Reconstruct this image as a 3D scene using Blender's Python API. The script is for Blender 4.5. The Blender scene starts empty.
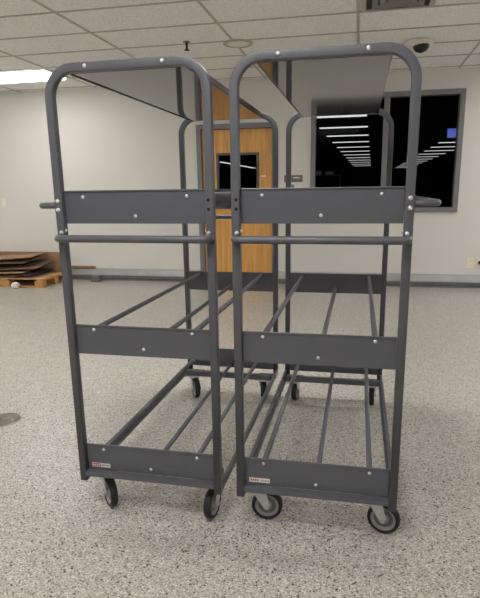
import bpy, bmesh, math, random
from mathutils import Vector, Matrix
random.seed(7)
PI = math.pi
scn = bpy.context.scene
C = scn.collection

# ---------------------------------------------------------------- materials
def new_mat(name):
    m = bpy.data.materials.new(name); m.use_nodes = True
    nt = m.node_tree; b = nt.nodes['Principled BSDF']
    return m, nt, b

def srgb(r, g, b):
    f = lambda c: (c/255/12.92) if c/255 <= .04045 else ((c/255+.055)/1.055)**2.4
    return (f(r), f(g), f(b), 1)

def plain(name, col, rough=.5, metal=0, var=.06, scale=30, bump=0, bscale=200, coat=0, spec=.5):
    m, nt, b = new_mat(name)
    tc = nt.nodes.new('ShaderNodeTexCoord')
    n = nt.nodes.new('ShaderNodeTexNoise'); n.inputs['Scale'].default_value = scale; n.inputs['Detail'].default_value = 4
    nt.links.new(tc.outputs['Object'], n.inputs['Vector'])
    r = nt.nodes.new('ShaderNodeValToRGB')
    r.color_ramp.elements[0].position = .3; r.color_ramp.elements[1].position = .7
    r.color_ramp.elements[0].color = tuple(c*(1-var) for c in col[:3])+(1,)
    r.color_ramp.elements[1].color = tuple(min(1, c*(1+var)) for c in col[:3])+(1,)
    nt.links.new(n.outputs['Fac'], r.inputs['Fac']); nt.links.new(r.outputs['Color'], b.inputs['Base Color'])
    b.inputs['Roughness'].default_value = rough; b.inputs['Metallic'].default_value = metal
    b.inputs['Specular IOR Level'].default_value = spec
    if coat: b.inputs['Coat Weight'].default_value = coat; b.inputs['Coat Roughness'].default_value = .08
    if bump:
        n2 = nt.nodes.new('ShaderNodeTexNoise'); n2.inputs['Scale'].default_value = bscale
        nt.links.new(tc.outputs['Object'], n2.inputs['Vector'])
        bp = nt.nodes.new('ShaderNodeBump'); bp.inputs['Strength'].default_value = bump; bp.inputs['Distance'].default_value = .002
        nt.links.new(n2.outputs['Fac'], bp.inputs['Height']); nt.links.new(bp.outputs['Normal'], b.inputs['Normal'])
    return m

def emitter(name, col, strength):
    m, nt, b = new_mat(name)
    b.inputs['Base Color'].default_value = (.8, .8, .8, 1)
    b.inputs['Emission Color'].default_value = col; b.inputs['Emission Strength'].default_value = strength
    return m

M = {}
M['paint'] = plain('grey_powder_coat', srgb(88, 88, 93), .36, var=.04, scale=12, bump=.08, bscale=600)
M['deck'] = plain('glossy_grey_enamel', srgb(74, 74, 76), .06, var=.03, scale=6, spec=.5)
M['screw'] = plain('bright_zinc', srgb(225, 225, 225), .3, metal=.6)
M['zinc'] = plain('dull_zinc', srgb(200, 200, 197), .38, metal=.3, var=.08, scale=60)
M['hub'] = plain('grey_plastic_hub', srgb(150, 150, 148), .45)
M['rubber'] = plain('black_rubber', srgb(26, 26, 27), .6)
M['hole'] = plain('dark_hole', srgb(12, 12, 12), .8)
M['white'] = plain('white_plastic', srgb(228, 224, 214), .4)
M['ivory'] = plain('ivory_plastic', srgb(232, 224, 200), .4)
M['red'] = plain('red_print', srgb(176, 40, 42), .5)
M['greyprint'] = plain('grey_print', srgb(130, 126, 124), .5)
M['labelwhite'] = plain('sticker_white', srgb(222, 216, 212), .45)
M['wall'] = plain('cream_wall_paint', srgb(215, 212, 205), .75, var=.015, scale=1.2, bump=.05, bscale=150)
M['frame'] = plain('grey_frame_paint', srgb(118, 118, 121), .45, var=.03)
M['blackgl'] = plain('black_gloss', srgb(10, 10, 11), .1)
M['dark'] = plain('dim_room_dark', srgb(46, 46, 48), .8)  # dark colour carries the dimness of the hall behind tinted glass
M['darkframe'] = plain('dark_door_lite_frame', srgb(86, 84, 80), .45)
M['rail'] = plain('galvanised_base_guard', srgb(172, 173, 172), .32, metal=.55, var=.07, scale=9)
M['raildark'] = plain('grey_base_strip', srgb(104, 104, 102), .5, var=.15, scale=14)
M['tbar'] = plain('ceiling_grid_paint', srgb(182, 177, 168), .6)
M['tbardark'] = plain('grey_metal_grille', srgb(128, 126, 122), .6)
M['card'] = plain('brown_cardboard', srgb(140, 108, 78), .85, var=.16, scale=7)
M['carddark'] = plain('dark_brown_cardboard', srgb(92, 72, 56), .85, var=.2, scale=6)
M['cardgrey'] = plain('greyed_cardboard', srgb(140, 128, 118), .85, var=.15, scale=6)
M['wood'] = plain('raw_pallet_pine', srgb(186, 140, 84), .75, var=.2, scale=9)
M['coverplate'] = plain('tarnished_bronze_plate', srgb(112, 104, 92), .4, metal=.3, var=.12, scale=25)
M['plaque'] = plain('grey_brown_plaque', srgb(104, 97, 86), .4)
M['paper'] = plain('white_paper', srgb(225, 222, 216), .7)
M['lamp'] = emitter('lit_diffuser', (1, .99, .985, 1), 11.5)
M['lampdim'] = emitter('dimmer_lit_diffuser', (1, .99, .985, 1), 5.5)
M['strip'] = emitter('far_lit_strip', (1, .98, .94, 1), .55)
M['blue'] = emitter('blue_lit_screen', (.12, .2, .85, 1), .3)

# ceiling tile (fissured mineral fibre)
m, nt, b = new_mat('mineral_fibre_tile'); M['tile'] = m
tc = nt.nodes.new('ShaderNodeTexCoord')
v = nt.nodes.new('ShaderNodeTexNoise'); v.inputs['Scale'].default_value = 55; v.inputs['Detail'].default_value = 6; v.inputs['Roughness'].default_value = .7
nt.links.new(tc.outputs['Object'], v.inputs['Vector'])
r = nt.nodes.new('ShaderNodeValToRGB'); r.color_ramp.elements[0].position = .34; r.color_ramp.elements[1].position = .56
r.color_ramp.elements[0].color = srgb(218, 217, 213); r.color_ramp.elements[1].color = srgb(245, 244, 241)
nt.links.new(v.outputs['Fac'], r.inputs['Fac']); nt.links.new(r.outputs['Color'], b.inputs['Base Color'])
b.inputs['Roughness'].default_value = .95; b.inputs['Specular IOR Level'].default_value = .1

# speckled epoxy floor
m, nt, b = new_mat('speckled_epoxy_floor'); M['floor'] = m
tc = nt.nodes.new('ShaderNodeTexCoord')
def vor(scale):
    w = nt.nodes.new('ShaderNodeTexNoise'); w.inputs['Scale'].default_value = scale*1.2
    nt.links.new(tc.outputs['Object'], w.inputs['Vector'])
    mx = nt.nodes.new('ShaderNodeMix'); mx.data_type = 'VECTOR'; mx.inputs['Factor'].default_value = .5/scale
    nt.links.new(tc.outputs['Object'], mx.inputs['A']); nt.links.new(w.outputs['Color'], mx.inputs['B'])
    v = nt.nodes.new('ShaderNodeTexVoronoi'); v.inputs['Scale'].default_value = scale
    nt.links.new(mx.outputs['Result'], v.inputs['Vector'])
    s = nt.nodes.new('ShaderNodeSeparateColor'); nt.links.new(v.outputs['Color'], s.inputs['Color'])
    return s
def ramp(src, els):
    r = nt.nodes.new('ShaderNodeValToRGB'); r.color_ramp.interpolation = 'CONSTANT'
    while len(r.color_ramp.elements) < len(els): r.color_ramp.elements.new(.5)
    for e, (p, c) in zip(r.color_ramp.elements, els): e.position = p; e.color = c
    nt.links.new(src, r.inputs['Fac']); return r
s1 = vor(210); s2 = vor(150)
r1 = ramp(s1.outputs['Red'], [(0, srgb(98, 95, 88)), (.06, srgb(140, 136, 127)), (.22, srgb(168, 164, 154)), (.55, srgb(182, 178, 168)), (.84, srgb(210, 206, 197))])
r2 = ramp(s2.outputs['Green'], [(0, (1, 1, 1, 1)), (.03, (0, 0, 0, 1))])
mix = nt.nodes.new('ShaderNodeMix'); mix.data_type = 'RGBA'
nt.links.new(r2.outputs['Color'], mix.inputs['Factor']); nt.links.new(r1.outputs['Color'], mix.inputs['A'])
mix.inputs['B'].default_value = srgb(54, 51, 48)
nt.links.new(mix.outputs['Result'], b.inputs['Base Color'])
b.inputs['Roughness'].default_value = .3; b.inputs['Specular IOR Level'].default_value = .5
n2 = nt.nodes.new('ShaderNodeTexNoise'); n2.inputs['Scale'].default_value = 60; n2.inputs['Detail'].default_value = 3
nt.links.new(tc.outputs['Object'], n2.inputs['Vector'])
bp = nt.nodes.new('ShaderNodeBump'); bp.inputs['Strength'].default_value = .18; bp.inputs['Distance'].default_value = .002
nt.links.new(n2.outputs['Fac'], bp.inputs['Height']); nt.links.new(bp.outputs['Normal'], b.inputs['Normal'])

# orange maple veneer
m, nt, b = new_mat('maple_veneer'); M['door'] = m
tc = nt.nodes.new('ShaderNodeTexCoord'); mp = nt.nodes.new('ShaderNodeMapping'); mp.inputs['Scale'].default_value = (14, 14, 1.1)
nt.links.new(tc.outputs['Object'], mp.inputs['Vector'])
n = nt.nodes.new('ShaderNodeTexNoise'); n.inputs['Scale'].default_value = 1.5; n.inputs['Detail'].default_value = 6; n.inputs['Distortion'].default_value = 1.0
nt.links.new(mp.outputs['Vector'], n.inputs['Vector'])
r = nt.nodes.new('ShaderNodeValToRGB'); r.color_ramp.elements[0].position = .3; r.color_ramp.elements[1].position = .7
r.color_ramp.elements[0].color = srgb(204, 144, 72); r.color_ramp.elements[1].color = srgb(230, 176, 102)
nt.links.new(n.outputs['Fac'], r.inputs['Fac']); nt.links.new(r.outputs['Color'], b.inputs['Base Color'])
b.inputs['Roughness'].default_value = .35

# tinted glass
m = bpy.data.materials.new('tinted_glass'); m.use_nodes = True; nt = m.node_tree; nt.nodes.clear(); M['glass'] = m
o = nt.nodes.new('ShaderNodeOutputMaterial'); t = nt.nodes.new('ShaderNodeBsdfTransparent'); t.inputs['Color'].default_value = (.82, .83, .85, 1)
g = nt.nodes.new('ShaderNodeBsdfGlossy'); g.inputs['Roughness'].default_value = .02; g.inputs['Color'].default_value = (.9, .9, .9, 1)
fr = nt.nodes.new('ShaderNodeFresnel'); fr.inputs['IOR'].default_value = 1.06
mx = nt.nodes.new('ShaderNodeMixShader')
nt.links.new(fr.outputs[0], mx.inputs[0]); nt.links.new(t.outputs[0], mx.inputs[1]); nt.links.new(g.outputs[0], mx.inputs[2]); nt.links.new(mx.outputs[0], o.inputs['Surface'])

# ---------------------------------------------------------------- mesh helpers
def box(bm, x0, x1, y0, y1, z0, z1, bev=0, mi=0):
    ret = bmesh.ops.create_cube(bm, size=1)
    vs = ret['verts']
    for v in vs:
        v.co = Vector((x0+(v.co.x+.5)*(x1-x0), y0+(v.co.y+.5)*(y1-y0), z0+(v.co.z+.5)*(z1-z0)))
    fs = set(f for v in vs for f in v.link_faces)
    for f in fs: f.material_index = mi
    if bev:
        es = list(set(e for v in vs for e in v.link_edges))
        bmesh.ops.bevel(bm, geom=es, offset=bev, segments=2, affect='EDGES', profile=.5)
    return vs

def circ(r, n=14):
    return [(r*math.cos(2*PI*i/n), r*math.sin(2*PI*i/n)) for i in range(n)]

def rsq(h, r, n=4):
    pts = []
    for cx, cy, a0 in ((h-r, h-r, 0), (-(h-r), h-r, PI/2), (-(h-r), -(h-r), PI), (h-r, -(h-r), 1.5*PI)):
        for i in range(n+1):
            a = a0+PI/2*i/n; pts.append((cx+r*math.cos(a), cy+r*math.sin(a)))
    return pts

def sweep(bm, path, prof, up=Vector((0, 0, 1)), caps=True, mi=0):
    path = [Vector(p) for p in path]; rings = []
    for i, p in enumerate(path):
        a = path[max(0, i-1)]; c = path[min(len(path)-1, i+1)]
        t = (c-a).normalized()
        if 0 < i < len(path)-1:
            d1 = (p-a).normalized(); k = 1/max(.5, d1.dot(t))
        else: k = 1
        s = t.cross(up).normalized(); n = s.cross(t).normalized()
        rings.append([bm.verts.new(p+s*x*k+n*y) for x, y in prof])
    m = len(prof)
    for a, b in zip(rings, rings[1:]):
        for j in range(m):
            f = bm.faces.new((a[j], a[(j+1) % m], b[(j+1) % m], b[j])); f.material_index = mi; f.smooth = True
    if caps:
        f = bm.faces.new(rings[0][::-1]); f.material_index = mi
        f = bm.faces.new(rings[-1]); f.material_index = mi

def corner(p0, p1, p2, r, n=8):
    """points of a fillet of radius r at p1"""
    p0, p1, p2 = Vector(p0), Vector(p1), Vector(p2)
    d0 = (p0-p1).normalized(); d1 = (p2-p1).normalized()
    ang = d0.angle(d1); t = r/math.tan(ang/2)
    c = p1+(d0+d1).normalized()*(r/math.sin(ang/2))
    a = p1+d0*t-c; b = p1+d1*t-c; w = a.angle(b); out = []
    for i in range(n+1):
        u = i/n; out.append(c+(a*math.sin((1-u)*w)+b*math.sin(u*w))/math.sin(w))
    return out

def cyl(bm, c, axis, r, h, n=16, mi=0, r2=None):
    q = Vector(axis).normalized().to_track_quat('Z', 'Y').to_matrix().to_4x4()
    ret = bmesh.ops.create_cone(bm, cap_ends=True, segments=n, radius1=r, radius2=r if r2 is None else r2, depth=h,
                                matrix=Matrix.Translation(Vector(c))@q)
    for f in set(f for v in ret['verts'] for f in v.link_faces):
        f.material_index = mi
        if len(f.verts) == 4: f.smooth = True

def lathe(bm, c, axis, prof, n=28, mi=0):
    """prof: closed list of (radius, offset along axis)"""
    q = Vector(axis).normalized().to_track_quat('Z', 'Y').to_matrix(); c = Vector(c)
    rings = [[bm.verts.new(c+q@Vector((r*math.cos(2*PI*i/n), r*math.sin(2*PI*i/n), z))) for i in range(n)] for r, z in prof]
    m = len(rings)
    for k in range(m):
        a, b = rings[k], rings[(k+1) % m]
        for i in range(n):
            f = bm.faces.new((a[i], a[(i+1) % n], b[(i+1) % n], b[i])); f.material_index = mi; f.smooth = True

def dome(bm, c, axis, r, h, n=14, mi=0):
    q = Vector(axis).normalized().to_track_quat('Z', 'Y').to_matrix(); c = Vector(c); rings = []
    for k in range(4):
        a = k/4*PI/2
        rings.append([bm.verts.new(c+q@Vector((r*math.cos(a)*math.cos(2*PI*i/n), r*math.cos(a)*math.sin(2*PI*i/n), h*math.sin(a)))) for i in range(n)])
    top = bm.verts.new(c+q@Vector((0, 0, h)))
    for a, b in zip(rings, rings[1:]):
        for i in range(n):
            f = bm.faces.new((a[i], a[(i+1) % n], b[(i+1) % n], b[i])); f.smooth = True; f.material_index = mi
    for i in range(n):
        f = bm.faces.new((rings[-1][i], rings[-1][(i+1) % n], top)); f.smooth = True; f.material_index = mi
    f = bm.faces.new(rings[0][::-1]); f.material_index = mi

def obj(name, bm, mats, parent=None, label=None):
    bmesh.ops.recalc_face_normals(bm, faces=bm.faces[:])
    me = bpy.data.meshes.new(name); bm.to_mesh(me); bm.free()
    for m in (mats if isinstance(mats, (list, tuple)) else [mats]): me.materials.append(m)
    o = bpy.data.objects.new(name, me); C.objects.link(o)
    if parent: o.parent = parent
    if label: o['label'] = label
    return o

def tag(o, label, cat, group=None, kind=None):
    if kind: o['kind'] = kind
    if label: o['label'] = label
    if cat: o['category'] = cat
    if group: o['group'] = group
    return o

def thing(name, label, cat, loc=(0, 0, 0), rz=0, group=None):
    o = bpy.data.objects.new(name, None); C.objects.link(o); o.empty_display_size = .1
    o.location = loc; o.rotation_euler = (0, 0, rz)
    return tag(o, label, cat, group)

def struct(name, bm, mats, parent=None):
    o = obj(name, bm, mats, parent)
    if not parent: o['kind'] = 'structure'
    return o
B = bmesh.new

# ---------------------------------------------------------------- room
D = 7.552; H = 2.7405; X0, X1, Y0 = -8.62, 5.0, -9.0
WT = .14
bm = B(); box(bm, X0-.15, X1+.15, Y0-.15, D+WT, -.1, 0); struct('floor', bm, M['floor'])
# window opening / door opening in the far wall
WX0, WX1, WZ0, WZ1 = -.675, 1.238, .996, 2.50
DX0, DX1, DZ1 = -2.26, -1.138, 2.19
bm = B()
for a in ((X0-.15, DX0, 0, H), (DX0, DX1, DZ1, H), (DX1, WX0, 0, H), (WX0, WX1, 0, WZ0), (WX0, WX1, WZ1, H), (WX1, X1+.15, 0, H)):
    box(bm, a[0], a[1], D, D+WT, a[2], a[3])
bmesh.ops.remove_doubles(bm, verts=bm.verts[:], dist=.0005)
struct('wall_far', bm, M['wall'])
bm = B(); box(bm, X0-.15, X0, Y0, D, 0, H); struct('wall_left', bm, M['wall'])
bm = B(); box(bm, X1, X1+.15, Y0, D, 0, H); struct('wall_right', bm, M['wall'])
bm = B(); box(bm, X0-.15, X1+.15, Y0-.15, Y0, 0, H); struct('wall_near', bm, M['wall'])

# base guard along the far wall: shiny angled top face, darker strip and a shadow gap below
def guard(xa, xb):
    bm = B()
    prof = [(0, .172), (-.012, .176), (-.04, .166), (-.058, .085), (-.056, .075), (0, .075)]
    for mi, pr in ((0, prof), (1, [(0, .075), (-.05, .075), (-.05, .032), (0, .032)]), (2, [(0, .032), (-.03, .032), (-.03, .022), (0, .022)]), (1, [(0, .022), (-.046, .022), (-.05, 0), (0, 0)])):
        a = [bm.verts.new((xa, D+y, z)) for y, z in pr]; c = [bm.verts.new((xb, D+y, z)) for y, z in pr]
        n = len(pr)
        for i in range(n):
            f = bm.faces.new((a[i], a[(i+1) % n], c[(i+1) % n], c[i])); f.material_index = mi
        f = bm.faces.new(a); f.material_index = mi
        f = bm.faces.new(c[::-1]); f.material_index = mi
    return bm
struct('baseboard_far', guard(X0, DX0-.02), [M['rail'], M['raildark'], M['hole']])
struct('baseboard_far.001', guard(DX1+.02, X1), [M['rail'], M['raildark'], M['hole']])

# ceiling: tiles in a 4 ft x 2 ft grid, T bars hang a little below
TX, TY = -2.487, 5.03
GX, GY = 1.206, .60
bm = B(); box(bm, X0-.15, X1+.15, Y0-.15, D+WT, H, H+.1); ceil = struct('ceiling', bm, M['tile'])
bm = B()
k = math.floor((X0-TX)/GX)
while TX+k*GX < X1:
    x = TX+k*GX
    if x > X0: box(bm, x-.012, x+.012, Y0, D, H-.006, H)
    k += 1
k = math.floor((Y0-TY)/GY)
while TY+k*GY < D:
    y = TY+k*GY
    if y > Y0: box(bm, X0, X1, y-.012, y+.012, H-.0055, H)
    k += 1
tb = struct('ceiling_grid', bm, M['tbar'], ceil)

# ceiling troffers
def troffer(x, y, label, group=None, lamp='lamp'):
    t = thing('ceiling_light', label, 'light', (x, y, H-.006), 0, group)
    w, d = GX/2-.014, GY/2-.014
    bm = B()
    for a in ((-w, w, -d, -d+.03), (-w, w, d-.03, d), (-w, -w+.03, -d+.03, d-.03), (w-.03, w, -d+.03, d-.03)):
        box(bm, *a, -.012, 0)
    obj('frame', bm, M['white'], t)
    bm = B(); box(bm, -w+.03, w-.03, -d+.03, d-.03, -.03, -.002, .012); obj('diffuser', bm, M[lamp], t, 'glowing white diffuser')
CX = lambda i: TX+(i+.5)*GX
CY = lambda j: TY+(j+.5)*GY
troffer(CX(-2), CY(2), 'lit rectangular ceiling light near the far wall, above the pallet', None, 'lampdim')
for (i, j) in [(-2, -3), (1, -3), (4, -3), (4, 2), (-5, -3), (-5, 2), (-2, -8), (1, -8), (-2, -13), (1, -13), (4, -13)]:
    troffer(CX(i), CY(j), 'lit rectangular ceiling light over the open floor outside the photo', 'ceiling lights over the open floor')

# ceiling bits
t = thing('dome_camera', 'white ceiling dome camera with a black eye, above the right cart', 'security camera', (.52, 6.12, H))
bm = B(); lathe(bm, (0, 0, 0), (0, 0, -1), [(.001, 0), (.135, 0), (.145, .012), (.14, .035), (.10, .052), (.001, .054)]); obj('housing', bm, M['white'], t)
bm = B(); dome(bm, (.02, -.03, -.046), (.05, -.25, -1), .082, .07, 20); obj('lens_dome', bm, M['blackgl'], t, 'black glossy dome')
t = thing('ceiling_speaker', 'round white ceiling disc with shadow-grey rim between the two carts', 'ceiling speaker', (-1.25, 5.73, H))
bm = B(); lathe(bm, (0, 0, 0), (0, 0, -1), [(.11, 0), (.15, 0), (.15, .014), (.135, .018), (.11, .012)]); obj('rim', bm, M['tbar'], t)  # grey rim colour stands in for the shadow gap around the disc
bm = B(); lathe(bm, (0, 0, 0), (0, 0, -1), [(.001, 0), (.112, 0), (.112, .012), (.06, .02), (.001, .022)]); obj('grille', bm, M['white'], t)
t = thing('fire_sprinkler', 'small dark fire sprinkler hanging from the ceiling above the left cart', 'sprinkler', (-1.73, 5.55, H))
bm = B(); cyl(bm, (0, 0, -.004), (0, 0, 1), .035, .008, 18); obj('escutcheon', bm, M['tbardark'], t)
bm = B(); cyl(bm, (0, 0, -.04), (0, 0, 1), .011, .066, 10); cyl(bm, (0, 0, -.078), (0, 0, 1), .028, .005, 14); obj('sprinkler_head', bm, M['hole'], t)
t = thing('air_vent', 'square grey louvred air vent in the ceiling at the top right corner', 'vent', (CX(2)-GX/4+.01, CY(-1), H-.002))
w = GY/2-.015
bm = B()
for a in ((-w, w, -w, -w+.04), (-w, w, w-.04, w), (-w, -w+.04, -w+.04, w-.04), (w-.04, w, -w+.04, w-.04)): box(bm, *a, -.012, 0)
obj('frame', bm, M['tbar'], t)
bm = B(); box(bm, -w+.04, w-.04, -w+.04, w-.04, -.001, 0); obj('duct_back', bm, M['dark'], t)
for q in range(3):
    s = .2-q*.06; bm = B()
    for sx in (0, 1, 2, 3):
        a = [Vector((-s, -s, -.016)), Vector((s, -s, -.016)), Vector((s-.045, -s+.045, -.003)), Vector((-s+.045, -s+.045, -.003))]
        R = Matrix.Rotation(sx*PI/2, 4, 'Z')
        lo = [bm.verts.new(R@p) for p in a]; hi = [bm.verts.new(R@(p+Vector((0, 0, .0015)))) for p in a]
        bm.faces.new(lo); bm.faces.new(hi[::-1])
        for i in range(4): bm.faces.new((lo[i], hi[i], hi[(i+1) % 4], lo[(i+1) % 4]))
    obj('louvre', bm, M['tbardark'], t)

# ---------------------------------------------------------------- window
t = bpy.data.objects.new('window_1', None); C.objects.link(t); t.location = (0, D, 0); t['kind'] = 'structure'
bm = B(); fw = .062
for a in ((WX0, WX0+fw, WZ0, WZ1), (WX1-fw, WX1, WZ0, WZ1), (WX0+fw, WX1-fw, WZ1-fw, WZ1), (WX0+fw, WX1-fw, WZ0, WZ0+fw), (.256, .33, WZ0+fw, WZ1-fw)):
    box(bm, a[0], a[1], -.025, WT, a[2], a[3], .004)
obj('window_frame', bm, M['frame'], t)
for a, b_ in ((WX0+fw, .256), (.33, WX1-fw)):
    bm = B(); box(bm, a, b_, .055, .061, WZ0+fw, WZ1-fw); obj('glass_pane', bm, M['glass'], t)

# ---------------------------------------------------------------- door
t = bpy.data.objects.new('door_1', None); C.objects.link(t); t.location = (0, D, 0); t['kind'] = 'structure'
bm = B(); fw = .065
for a in ((DX0, DX0+fw, 0, DZ1), (DX1-fw, DX1, 0, DZ1), (DX0+fw, DX1-fw, DZ1-fw, DZ1)):
    box(bm, a[0], a[1], -.025, WT, a[2], a[3], .004)
obj('door_frame', bm, M['frame'], t)
lx0, lx1, lz0, lz1 = DX0+fw+.004, DX1-fw-.004, .008, DZ1-fw-.004
gx0, gx1, gz0, gz1 = -1.995, -1.387, 1.28, 1.812
bm = B()
for a in ((lx0, gx0, lz0, lz1), (gx1, lx1, lz0, lz1), (gx0, gx1, lz0, gz0), (gx0, gx1, gz1, lz1)):
    box(bm, a[0], a[1], .04, .085, a[2], a[3])
bmesh.ops.remove_doubles(bm, verts=bm.verts[:], dist=.0005)
leaf = obj('door_leaf', bm, M['door'], t, 'orange maple veneer leaf')
bm = B()
for a in ((gx0, gx0+.035, gz0, gz1), (gx1-.035, gx1, gz0, gz1), (gx0+.035, gx1-.035, gz0, gz0+.035), (gx0+.035, gx1-.035, gz1-.035, gz1)):
    box(bm, a[0], a[1], .028, .09, a[2], a[3], .003)
obj('glazing_frame', bm, M['darkframe'], t)
bm = B(); box(bm, gx0+.035, gx1-.035, .058, .064, gz0+.035, gz1-.035); obj('glass_pane', bm, M['glass'], t)
bm = B(); box(bm, -1.36, -1.295, .0385, .04, 1.482, 1.505); obj('door_plate', bm, M['ivory'], t, 'small cream plate')
bm = B(); cyl(bm, (-1.36, .034, 1.0), (0, 1, 0), .03, .012, 18); sweep(bm, [(-1.36, .03, 1.0), (-1.36, -.015, 1.0)]+corner((-1.36, -.015, 1.0), (-1.36, -.03, 1.0), (-1.48, -.03, 1.0), .012)+[(-1.48, -.03, 1.0)], circ(.009))
obj('door_handle', bm, M['zinc'], t)

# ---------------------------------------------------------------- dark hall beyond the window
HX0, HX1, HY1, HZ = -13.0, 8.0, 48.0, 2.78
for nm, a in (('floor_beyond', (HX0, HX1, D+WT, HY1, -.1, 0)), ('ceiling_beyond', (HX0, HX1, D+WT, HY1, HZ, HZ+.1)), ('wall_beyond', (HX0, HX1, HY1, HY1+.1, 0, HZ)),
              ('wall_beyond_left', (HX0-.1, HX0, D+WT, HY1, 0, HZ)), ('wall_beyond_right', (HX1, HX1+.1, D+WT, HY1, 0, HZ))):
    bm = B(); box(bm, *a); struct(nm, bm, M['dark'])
ORD = ['nearest', 'second nearest', 'third nearest', 'fourth nearest', 'fifth nearest', 'sixth nearest', 'seventh nearest', 'eighth nearest', 'ninth nearest', 'tenth nearest', 'eleventh nearest', 'farthest']
def strip(x, y, lab, grp, L=1.2):
    s = thing('strip_light', lab, 'light', (x, y, HZ), 0, grp)
    bm = B(); box(bm, -L/2, L/2, -.16, .16, -.02, 0); obj('housing', bm, M['dark'], s)
    bm = B(); box(bm, -L/2+.02, L/2-.02, -.13, .13, -.026, -.02); obj('diffuser', bm, M['strip'], s, 'glowing white diffuser')
for k in range(12):
    y = 11.95+2.12*k+.03*k*k
    strip(-.45+.02*(y-15), y, ORD[k]+' glowing strip light seen through the left window pane', 'strip lights in the left window pane')
for k in range(12):
    y = 17.9+2.05*k+.03*k*k
    strip(3.1, y, ORD[k]+' glowing strip light seen through the right window pane', 'strip lights in the right window pane')
s = thing('strip_light', 'long glowing strip light seen through the small glass in the door', 'light', (-7.45, 34, HZ))
bm = B(); box(bm, -.16, .16, -5, 5, -.02, 0); obj('housing', bm, M['dark'], s)
bm = B(); box(bm, -.13, .13, -4.95, 4.95, -.03, -.02); obj('diffuser', bm, M['strip'], s)
# blue screen hanging from the dark hall's ceiling
s = thing('blue_screen', 'blue lit screen hanging behind the right window pane', 'screen', (1.40, 9.2, 1.89))
bm = B(); box(bm, -.13, .13, 0, .05, .155, .305, .004); obj('casing', bm, M['dark'], s)
bm = B(); box(bm, -.12, .12, -.004, 0, .165, .295); obj('screen', bm, M['blue'], s)
bm = B(); box(bm, -.02, .02, .02, .04, .3, HZ-2.1); obj('hanger', bm, M['dark'], s)

# dim storage in the hall, seen low in the left window pane
t = thing('storage_rack', 'dim grey storage rack standing beyond the left window pane', 'rack', (-.98, 14.7, 0))
for sx in (-.45, .42):
    for sy in (-.2, .17):
        bm = B(); box(bm, sx, sx+.03, sy, sy+.03, 0, 1.66, .002); obj('upright', bm, M['frame'], t)
for z in (.3, .75, 1.2, 1.64):
    bm = B(); box(bm, -.45, .45, -.2, .2, z, z+.02, .002); obj('shelf', bm, M['frame'], t)
for x, y, h, lab in ((-1.12, 14.66, .10, 'pale box on top of the dim rack, the left one'), (-.82, 14.64, .07, 'pale low box on top of the dim rack, the right one')):
    bm = B(); box(bm, -.1, .1, -.12, .12, 0, h, .004); box(bm, -.103, .103, -.123, .123, h-.025, h+.004, .003)
    o = obj('storage_box', bm, M['paper']); o.location = (x, y, 1.66); tag(o, lab, 'box', 'boxes on the rack beyond the window')
# ---------------------------------------------------------------- small things on the far wall
t = thing('light_switch', 'small white wall switch far left above the pallet', 'switch', (-5.38, D, 1.158))
bm = B(); box(bm, -.04, .04, -.008, 0, -.07, .07, .003); obj('cover_plate', bm, M['white'], t)
bm = B(); box(bm, -.016, .016, -.016, -.008, -.032, .032, .003); obj('rocker', bm, M['ivory'], t)
t = thing('wall_outlet', 'ivory wall outlet low on the right part of the far wall', 'outlet', (1.452, D, .333))
bm = B(); box(bm, -.045, .045, -.008, 0, -.068, .068, .003); obj('cover_plate', bm, M['ivory'], t)
for dz in (-.028, .028):
    bm = B(); cyl(bm, (0, -.01, dz), (0, 1, 0), .018, .006, 16); obj('socket', bm, M['white'], t)
t = thing('wall_outlet', 'cream wall outlet with black plugs at the right edge, beside another outlet', 'outlet', (1.595, D, .338))
bm = B(); box(bm, -.06, .06, -.008, 0, -.05, .05, .003); obj('cover_plate', bm, M['ivory'], t)
for dx in (-.03, .012):
    bm = B(); box(bm, dx-.013, dx+.013, -.036, -.008, -.016, .022, .003); obj('plug', bm, M['rubber'], t)
t = thing('room_sign', 'grey brown door sign on the wall between the wooden door and the window', 'sign', (-.905, D, 1.452))
bm = B(); box(bm, -.125, .125, -.014, 0, -.045, .045, .003); obj('sign_plate', bm, M['plaque'], t)
bm = B()
for q in range(5): box(bm, .0+q*.018, .011+q*.018, -.0155, -.014, .0, .022)
obj('sign_marks', bm, M['labelwhite'], t)
t = thing('wall_notice', 'white paper notice on the wall under the grey brown door sign', 'notice', (-.89, D, 1.328))
bm = B(); box(bm, -.10, .10, -.003, 0, -.075, .068); obj('sheet', bm, M['paper'], t)
bm = B(); box(bm, -.045, -.005, -.004, -.003, .0, .045); obj('printed_mark', bm, M['greyprint'], t)

# ---------------------------------------------------------------- floor cover
t = thing('floor_cover', 'round brown metal cover set in the speckled floor at the left', 'floor cover', (-2.05, 2.625, 0))
bm = B(); lathe(bm, (0, 0, 0), (0, 0, 1), [(.001, 0), (.098, 0), (.098, .003), (.092, .0045), (.001, .0045)], 40); obj('cover_disc', bm, M['coverplate'], t)
bm = B(); lathe(bm, (0, 0, 0), (0, 0, 1), [(.099, 0), (.106, 0), (.106, .004), (.099, .004)], 40); obj('rim_ring', bm, M['rail'], t)
for a in (0, PI):
    bm = B(); cyl(bm, (.07*math.cos(a), .07*math.sin(a), .005), (0, 0, 1), .007, .003, 12); obj('screw', bm, M['zinc'], t)

# ---------------------------------------------------------------- carts
L = 1.4297; PW = .2895
ZT = 1.7387
LEV = ((1.2048, 1.3248, 1.301, 1.232), (.6956, .8152, .796, .7255), (.1916, .307, .285, .215))
r_t = .0107

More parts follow.
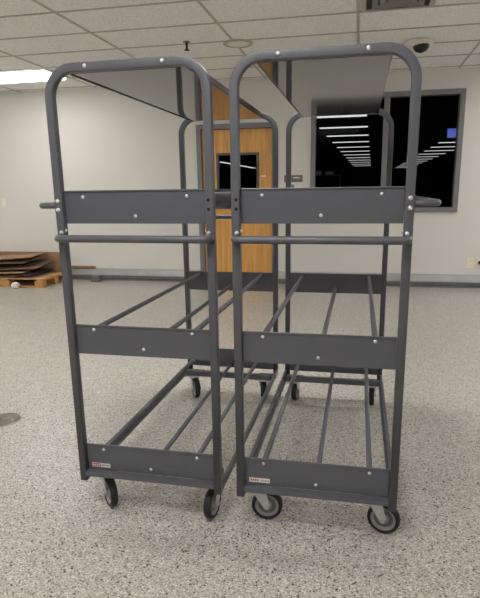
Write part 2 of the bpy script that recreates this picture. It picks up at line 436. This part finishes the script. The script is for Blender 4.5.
def caster(par, x, y, yaw, trail=.036, brake=False):
    zc, R = .0635, .0635
    d = Vector((math.cos(yaw), math.sin(yaw), 0)); ax = Vector((-d.y, d.x, 0))
    kp = Vector((x, y, 0)); c = kp+d*trail+Vector((0, 0, zc))
    bm = B()                                                             # fork
    cyl(bm, kp+Vector((0, 0, .1385)), (0, 0, 1), .027, .013, 20)
    for s in (-1, 1):
        o = ax*s*.0205; t = ax*s*.0035
        pts = [kp-d*.026+Vector((0, 0, .134)), kp+d*.03+Vector((0, 0, .134)), c+d*.013+Vector((0, 0, .008)), c+Vector((0, 0, -.014)), c-d*.014+Vector((0, 0, 0))]
        lo = [bm.verts.new(p+o) for p in pts]; hi = [bm.verts.new(p+o+t) for p in pts]
        bm.faces.new(lo); bm.faces.new(hi[::-1])
        for i in range(5): bm.faces.new((lo[i], lo[(i+1) % 5], hi[(i+1) % 5], hi[i]))
    M4 = Matrix.Translation(kp+Vector((0, 0, .134)))@Matrix.Rotation(yaw, 4, 'Z')
    vs = box(bm, -.026, .03, -.024, .024, -.002, .002)
    for v in vs: v.co = M4@v.co
    f = obj('caster', bm, M['zinc'], par, 'zinc swivel caster')
    bm = B(); vs = box(bm, x-.045, x+.045, y-.05, y+.05, .145, .1505); obj('mounting_plate', bm, M['zinc'], f)
    bm = B()
    lathe(bm, c, ax, [(.049, -.014), (.058, -.0155), (.0625, -.011), (R, 0), (.0625, .011), (.058, .0155), (.049, .014)], 36)
    obj('tyre', bm, M['rubber'], f, 'black rubber tyre')
    bm = B(); lathe(bm, c, ax, [(.0495, -.013), (.0495, .013), (.044, .013), (.038, .006), (.02, .006), (.018, .017), (.006, .017), (.006, -.017), (.018, -.017), (.02, -.006), (.038, -.006), (.044, -.013)], 32)
    
    for fc in bm.faces:
        rr = (fc.calc_center_median()-c); rr = (rr-ax*rr.dot(ax)).length
        fc.material_index = 1 if .021 < rr < .0385 else 0
    obj('hub', bm, [M['hub'], M['raildark']], f, 'light grey hub')
    bm = B(); cyl(bm, c, ax, .0045, .06, 10); cyl(bm, c+ax*.027, ax, .0085, .006, 6); cyl(bm, c-ax*.027, ax, .0085, .006, 6); obj('axle_bolt', bm, M['zinc'], f)
    if brake:
        bm = B()
        a = [kp+d*.035+Vector((0, 0, .128)), kp+d*.075+Vector((0, 0, .118)), c+d*.078+Vector((0, 0, .015))]
        sweep(bm, a, [(-.016, -.003), (.016, -.003), (.016, .003), (-.016, .003)], up=ax.cross(d)); obj('brake_pedal', bm, M['rubber'], f)

def make_cart(label, loc, rz, side, casters):
    t = thing('tube_cradle_cart', label, 'cart', loc, rz, 'grey three tier carts')
    for e, y in ((-1, 0), (1, L)):
        bm = B()
        path = [(-PW, y, .147), (-PW, y, 1.2)]+corner((-PW, y, 0), (-PW, y, ZT), (PW, y, ZT), .095, 10)+corner((-PW, y, ZT), (PW, y, ZT), (PW, y, 0), .095, 10)+[(PW, y, 1.2), (PW, y, .147)]
        sweep(bm, path, rsq(.015, .0042, 3), up=Vector((0, 1, 0)), caps=True)
        hoop = obj('end_frame', bm, M['paint'], t)
        for s in (-1, 1):
            bm = B(); dome(bm, (s*.141, y+e*.0155, ZT+.002), (0, e, 0), .0075, .005); obj('screw', bm, M['screw'], hoop, 'bright screw')
            for z in (1.287, 1.2555):
                bm = B()
                if s == side:
                    dome(bm, (s*(PW+.001), y+e*.0155, z), (0, e, 0), .0085, .006); obj('bolt', bm, M['screw'], hoop, 'bright bolt')
                else:
                    cyl(bm, (s*(PW-.003), y+e*.0158, z), (0, 1, 0), .0058, .0008, 14); obj('bolt_hole', bm, M['hole'], hoop, 'dark empty hole')
        # push handle
        z = 1.154; yo = y+e*.056
        bm = B()
        path = [(-PW, y+e*.012, z+.004), (-PW, y+e*.02, z+.003)]+corner((-PW, y+e*.01, z), (-PW, yo, z), (PW, yo, z), .026, 8)+corner((-PW, yo, z), (PW, yo, z), (PW, y+e*.01, z), .026, 8)+[(PW, y+e*.02, z+.003), (PW, y+e*.012, z+.004)]
        sweep(bm, path, circ(.0135, 16)); h = obj('push_handle', bm, M['paint'], t)
        for s in (-1, 1):
            bm = B(); dome(bm, (s*(PW-.004), y+e*.0155, z+.0195), (0, e, 0), .008, .008); obj('bolt', bm, M['screw'], h, 'bright bolt')
            bm = B(); dome(bm, (s*(PW-.0155), y+e*.004, z+.026), (-s, 0, 0), .006, .006); obj('nut', bm, M['screw'], h)
        # end panels with their tubes' screws
        for li, (z0, z1, zs, zm) in enumerate(LEV):
            bm = B(); ya, yb = sorted((y+e*-.008, y+e*-.012))
            box(bm, -PW+.0155, PW-.0155, ya, yb, z0, z1, .0012)
            box(bm, -PW+.0155, PW-.0155, min(y-e*.008, y-e*.004), max(y-e*.008, y-e*.004), z1-.006, z1, .0015)    # rolled top edge
            if li == 2:
                a, c = sorted((y-e*.008, y+e*.0215)); box(bm, -PW+.0158, PW-.0158, a, c, z0-.005, z0, .001)
                a, c = sorted((y+e*.0175, y+e*.0215)); box(bm, -PW+.0158, PW-.0158, a, c, z0-.019, z0-.003, .001)
            pn = obj('end_panel', bm, M['paint'], t)
            for sx, zz in ((-.2, zs), (.003, zm), (.201, zs)):
                bm = B(); dome(bm, (sx, y-e*.008, zz), (0, e, 0), .0065, .004); obj('screw', bm, M['screw'], pn, 'bright screw')
            if li == 2 and e == -1:
                bm = B(); yy = y+.008
                box(bm, -.257, -.176, yy-.0008, yy, .2035, .2215)
                if side < 0:
                    box(bm, -.2545, -.219, yy-.0012, yy-.0008, .2055, .2195, mi=1)
                    for q in range(4): box(bm, -.2515+q*.008, -.247+q*.008, yy-.0015, yy-.0012, .209, .216, mi=0)
                    for q in range(6): box(bm, -.215+q*.006, -.2115+q*.006, yy-.0012, yy-.0008, .2095, .2155, mi=2)
                else:
                    for q in range(4): box(bm, -.252+q*.0085, -.246+q*.0085, yy-.0012, yy-.0008, .2085, .217, mi=1)
                    for q in range(6): box(bm, -.213+q*.006, -.2095+q*.006, yy-.0012, yy-.0008, .209, .2155, mi=2)
                obj('sticker', bm, [M['labelwhite'], M['red'], M['greyprint']], pn, 'small white and red sticker')
    # cradle tubes, three to a level
    for z0, z1, zs, zm in LEV:
        for sx, zz in ((-.2, zs), (.003, zm), (.201, zs)):
            bm = B(); sweep(bm, [(sx, .0125, zz), (sx, L*.5, zz), (sx, L-.0125, zz)], circ(r_t, 14)); obj('cradle_tube', bm, M['paint'], t)
    # bottom frame
    for s in (-1, 1):
        bm = B()
        a, c = sorted((s*(PW+.002), s*(PW+.0155))); box(bm, a, c, .0165, L-.0165, .1515, .186, .002)
        a, c = sorted((s*(PW-.0105), s*(PW+.002))); box(bm, a, c, .0165, L-.0165, .1515, .1555)
        obj('side_rail', bm, M['paint'], t)
    for yy in (.105, L-.135):
        bm = B(); box(bm, -PW+.0125, PW-.0125, yy, yy+.03, .1515, .184, .0015); obj('cross_bar', bm, M['paint'], t)
    for e, y in ((-1, 0), (1, L)):
        a, c = sorted((y-e*.0125, y-e*.10))
        for s in (-1, 1):
            bm = B(); x0_, x1_ = sorted((s*.185, s*(PW-.0125))); box(bm, x0_, x1_, a, c, .151, .1555)
            obj('caster_plate', bm, M['paint'], t)
    # glossy top deck with upturned side flanges
    bm = B()
    box(bm, -.215, .215, .0165, L-.0165, 1.7232, 1.7265)
    for s in (-1, 1):
        a, c = sorted((s*.2115, s*.215)); box(bm, a, c, .0165, L-.0165, 1.7195, 1.749)
    for a, c in ((.0165, .019), (L-.019, L-.0165)): box(bm, -.19, .19, a, c, 1.7265, 1.745)
    obj('top_deck', bm, M['deck'], t, 'glossy grey top deck')
    # side handle: a bent tube from front post to rear post
    bm = B(); z = 1.271; xo = side*.381; xi = side*(PW+.013)
    path = [(xi, .004, z), (side*.33, .004, z)]+corner((xi, .004, z), (xo, .004, z), (xo, L-.004, z), .03, 8)+corner((xo, .004, z), (xo, L-.004, z), (xi, L-.004, z), .03, 8)+[(side*.33, L-.004, z), (xi, L-.004, z)]
    sweep(bm, path, circ(.0115, 16)); sh = obj('side_handle', bm, M['paint'], t)
    for yy in (.004, L-.004):
        bm = B(); a, c = sorted((side*(PW+.0155), side*(PW+.0185))); box(bm, a, c, yy-.012, yy+.012, 1.243, 1.298, .001); obj('bracket', bm, M['paint'], sh)
    for c in casters: caster(t, *c)
    return t

R_ = math.radians
make_cart('left grey steel cart with glossy top deck, side handle on its left side', (-.8025, 1.8593, 0), -.0084, -1,
          [(-.235, .08, R_(-46), .036), (.250, .09, R_(-97), .036), (-.24, L-.085, R_(-58), .036, True), (.225, L-.085, R_(88), .036)])
make_cart('right grey steel cart with glossy top deck, side handle on its right side', (-.1325, 1.8611, 0), .0014, 1,
          [(-.235, .08, R_(4), .036), (.232, .08, R_(-14), .034), (-.236, L-.085, R_(85), .036), (.243, L-.085, R_(86), .036)])

# ---------------------------------------------------------------- pallet and cardboard by the far wall
px0, px1, py0, py1 = -5.56, -4.335, 6.75, 7.46
t = thing('pallet', 'raw wooden pallet on the floor against the far wall at left', 'pallet', (0, 0, 0))
for y in (py0, (py0+py1)/2-.045, py1-.09):
    bm = B(); box(bm, px0, px1, y, y+.09, 0, .018, .002); obj('bottom_board', bm, M['wood'], t)
    for x in (px0, (px0+px1)/2-.07, px1-.14):
        bm = B(); box(bm, x, x+.14, y, y+.09, .018, .098, .003); obj('block', bm, M['wood'], t)
for x in (px0, (px0+px1)/2-.05, px1-.10):
    bm = B(); box(bm, x, x+.10, py0, py1, .098, .114, .002); obj('stringer_board', bm, M['wood'], t)
for k in range(6):
    y = py0+k*(py1-py0-.1)/5
    bm = B(); box(bm, px0, px1, y, y+.1, .114, .13, .002); obj('top_board', bm, M['wood'], t)

def sheet(x0, x1, y0, y1, z, mat, label, tilt=(0, 0, 0), warp=.01, name='cardboard_sheet', thick=.006, seed=0):
    rnd = random.Random(seed); bm = B(); n = 10; m_ = 6
    ph = rnd.random()*6
    cx, cy = (x0+x1)/2, (y0+y1)/2
    def zz(u, v): return tilt[0]*(u-.5)+tilt[1]*(v-.5)+warp*(math.sin(u*5+ph)*.5+.5)*(.4+v*.6)
    R = Matrix.Rotation(tilt[2], 3, 'Z'); g = {}
    for top in (0, 1):
        for i in range(n+1):
            for j in range(m_+1):
                u, v = i/n, j/m_
                q = R@Vector(((u-.5)*(x1-x0), (v-.5)*(y1-y0), 0))
                g[top, i, j] = bm.verts.new((q.x, q.y, zz(u, v)+top*thick))
    for i in range(n):
        for j in range(m_):
            bm.faces.new((g[1, i, j], g[1, i+1, j], g[1, i+1, j+1], g[1, i, j+1]))
            bm.faces.new((g[0, i, j], g[0, i, j+1], g[0, i+1, j+1], g[0, i+1, j]))
    for i in range(n):
        for j in (0, m_): bm.faces.new((g[0, i, j], g[0, i+1, j], g[1, i+1, j], g[1, i, j]))
    for j in range(m_):
        for i in (0, n): bm.faces.new((g[0, i, j], g[0, i, j+1], g[1, i, j+1], g[1, i, j]))
    lo = min(v.co.z for v in bm.verts)
    for v in bm.verts: v.co.z -= lo
    o = obj(name, bm, mat); o.location = (cx, cy, z)
    return tag(o, label, 'cardboard', 'flattened cardboard on the pallet')
sheet(-5.60, -4.50, 6.75, 7.40, .131, M['cardgrey'], 'lowest grey cardboard sheet lying flat on the pallet', (0, 0, 0), .004, seed=1)
sheet(-5.68, -4.72, 6.74, 7.36, .144, M['card'], 'flat brown cardboard sheet, second from the bottom of the pallet pile', (0, 0, .02), .01, seed=2)
sheet(-5.62, -4.55, 6.78, 7.38, .163, M['carddark'], 'dark cardboard sheet in the middle of the pallet pile', (.0, .01, -.02), .015, seed=3)
sheet(-5.66, -4.66, 6.72, 7.30, .185, M['card'], 'brown cardboard sheet with a pale front edge above the dark sheet', (.02, .02, .05), .012, seed=4)
sheet(-5.50, -4.50, 6.82, 7.34, .215, M['carddark'], 'dark tilted cardboard sheet under the topmost sheets of the pile', (.03, .05, .04), .02, seed=5)
sheet(-5.66, -4.72, 6.86, 7.36, .27, M['carddark'], 'dark bent cardboard sheet second from the top of the pallet pile', (.05, .05, .08), .03, seed=6)
sheet(-5.70, -4.62, 6.92, 7.36, .335, M['card'], 'topmost brown cardboard sheet on the pallet pile', (.07, .02, .06), .02, seed=7)
# broad board leaning behind the pile against the wall
o = None
bm = B(); box(bm, -.60, .60, -.008, .008, 0, .30, .002)
o = obj('cardboard_board', bm, M['card']); o.location = (-4.98, 7.40, .131); o.rotation_euler = (R_(-8), 0, 0)
tag(o, 'brown cardboard panel leaning on the wall behind the pallet pile', 'cardboard')
# white crumpled paper
bm = B(); bmesh.ops.create_icosphere(bm, subdivisions=3, radius=.055)
for v in bm.verts: v.co *= 1+.35*(random.random()-.5); v.co.z *= .8
lo = min(v.co.z for v in bm.verts)
for v in bm.verts: v.co.z -= lo
o = obj('crumpled_paper', bm, M['paper']); o.location = (-4.72, 6.67, 0); tag(o, 'white crumpled paper on the floor in front of the pallet', 'paper')
# scrap wood and grey block on the floor right of the pallet
bm = B(); box(bm, -.20, .20, -.021, .021, 0, .032, .003); o = obj('wood_board', bm, M['card']); o.location = (-4.13, D-.022, .1762); o.rotation_euler = (0, 0, 0)
tag(o, 'short brown wooden board lying on the grey base guard right of the pallet', 'board')
bm = B(); box(bm, -.06, .06, -.05, .05, 0, .085, .006); o = obj('grey_block', bm, M['raildark']); o.location = (-3.85, 7.38, 0)
tag(o, 'small dark grey block by the wall right of the pallet', 'block')

# ---------------------------------------------------------------- world, camera, view
w = bpy.data.worlds.new('World'); scn.world = w; w.use_nodes = True
w.node_tree.nodes['Background'].inputs['Color'].default_value = (.02, .02, .02, 1)
f, cx0, cy0, yaw, pitch, roll, camH = 537.9142, 247.3423, 319.0017, .2054, .2371, -.0132, 1.3223
F = Vector((-math.sin(yaw)*math.cos(pitch), math.cos(yaw)*math.cos(pitch), -math.sin(pitch)))
Rr = Vector((math.cos(yaw), math.sin(yaw), 0)); U = Rr.cross(F)
r2 = math.cos(roll)*Rr+math.sin(roll)*U; u2 = -math.sin(roll)*Rr+math.cos(roll)*U
cd = bpy.data.cameras.new('camera'); cam = bpy.data.objects.new('camera', cd); C.objects.link(cam)
mat = Matrix((r2, u2, -F)).transposed().to_4x4(); mat.translation = (0, 0, camH); cam.matrix_world = mat
cd.sensor_fit = 'HORIZONTAL'; cd.sensor_width = 36; cd.lens = f/480*36
cd.shift_x = (240-cx0)/480; cd.shift_y = (cy0-299)/480
cd.clip_start = .05; cd.clip_end = 200
scn.camera = cam
vs = scn.view_settings; vs.view_transform = 'Standard'; vs.look = 'None'; vs.gamma = 1; vs.use_curve_mapping = False; vs.exposure = .94
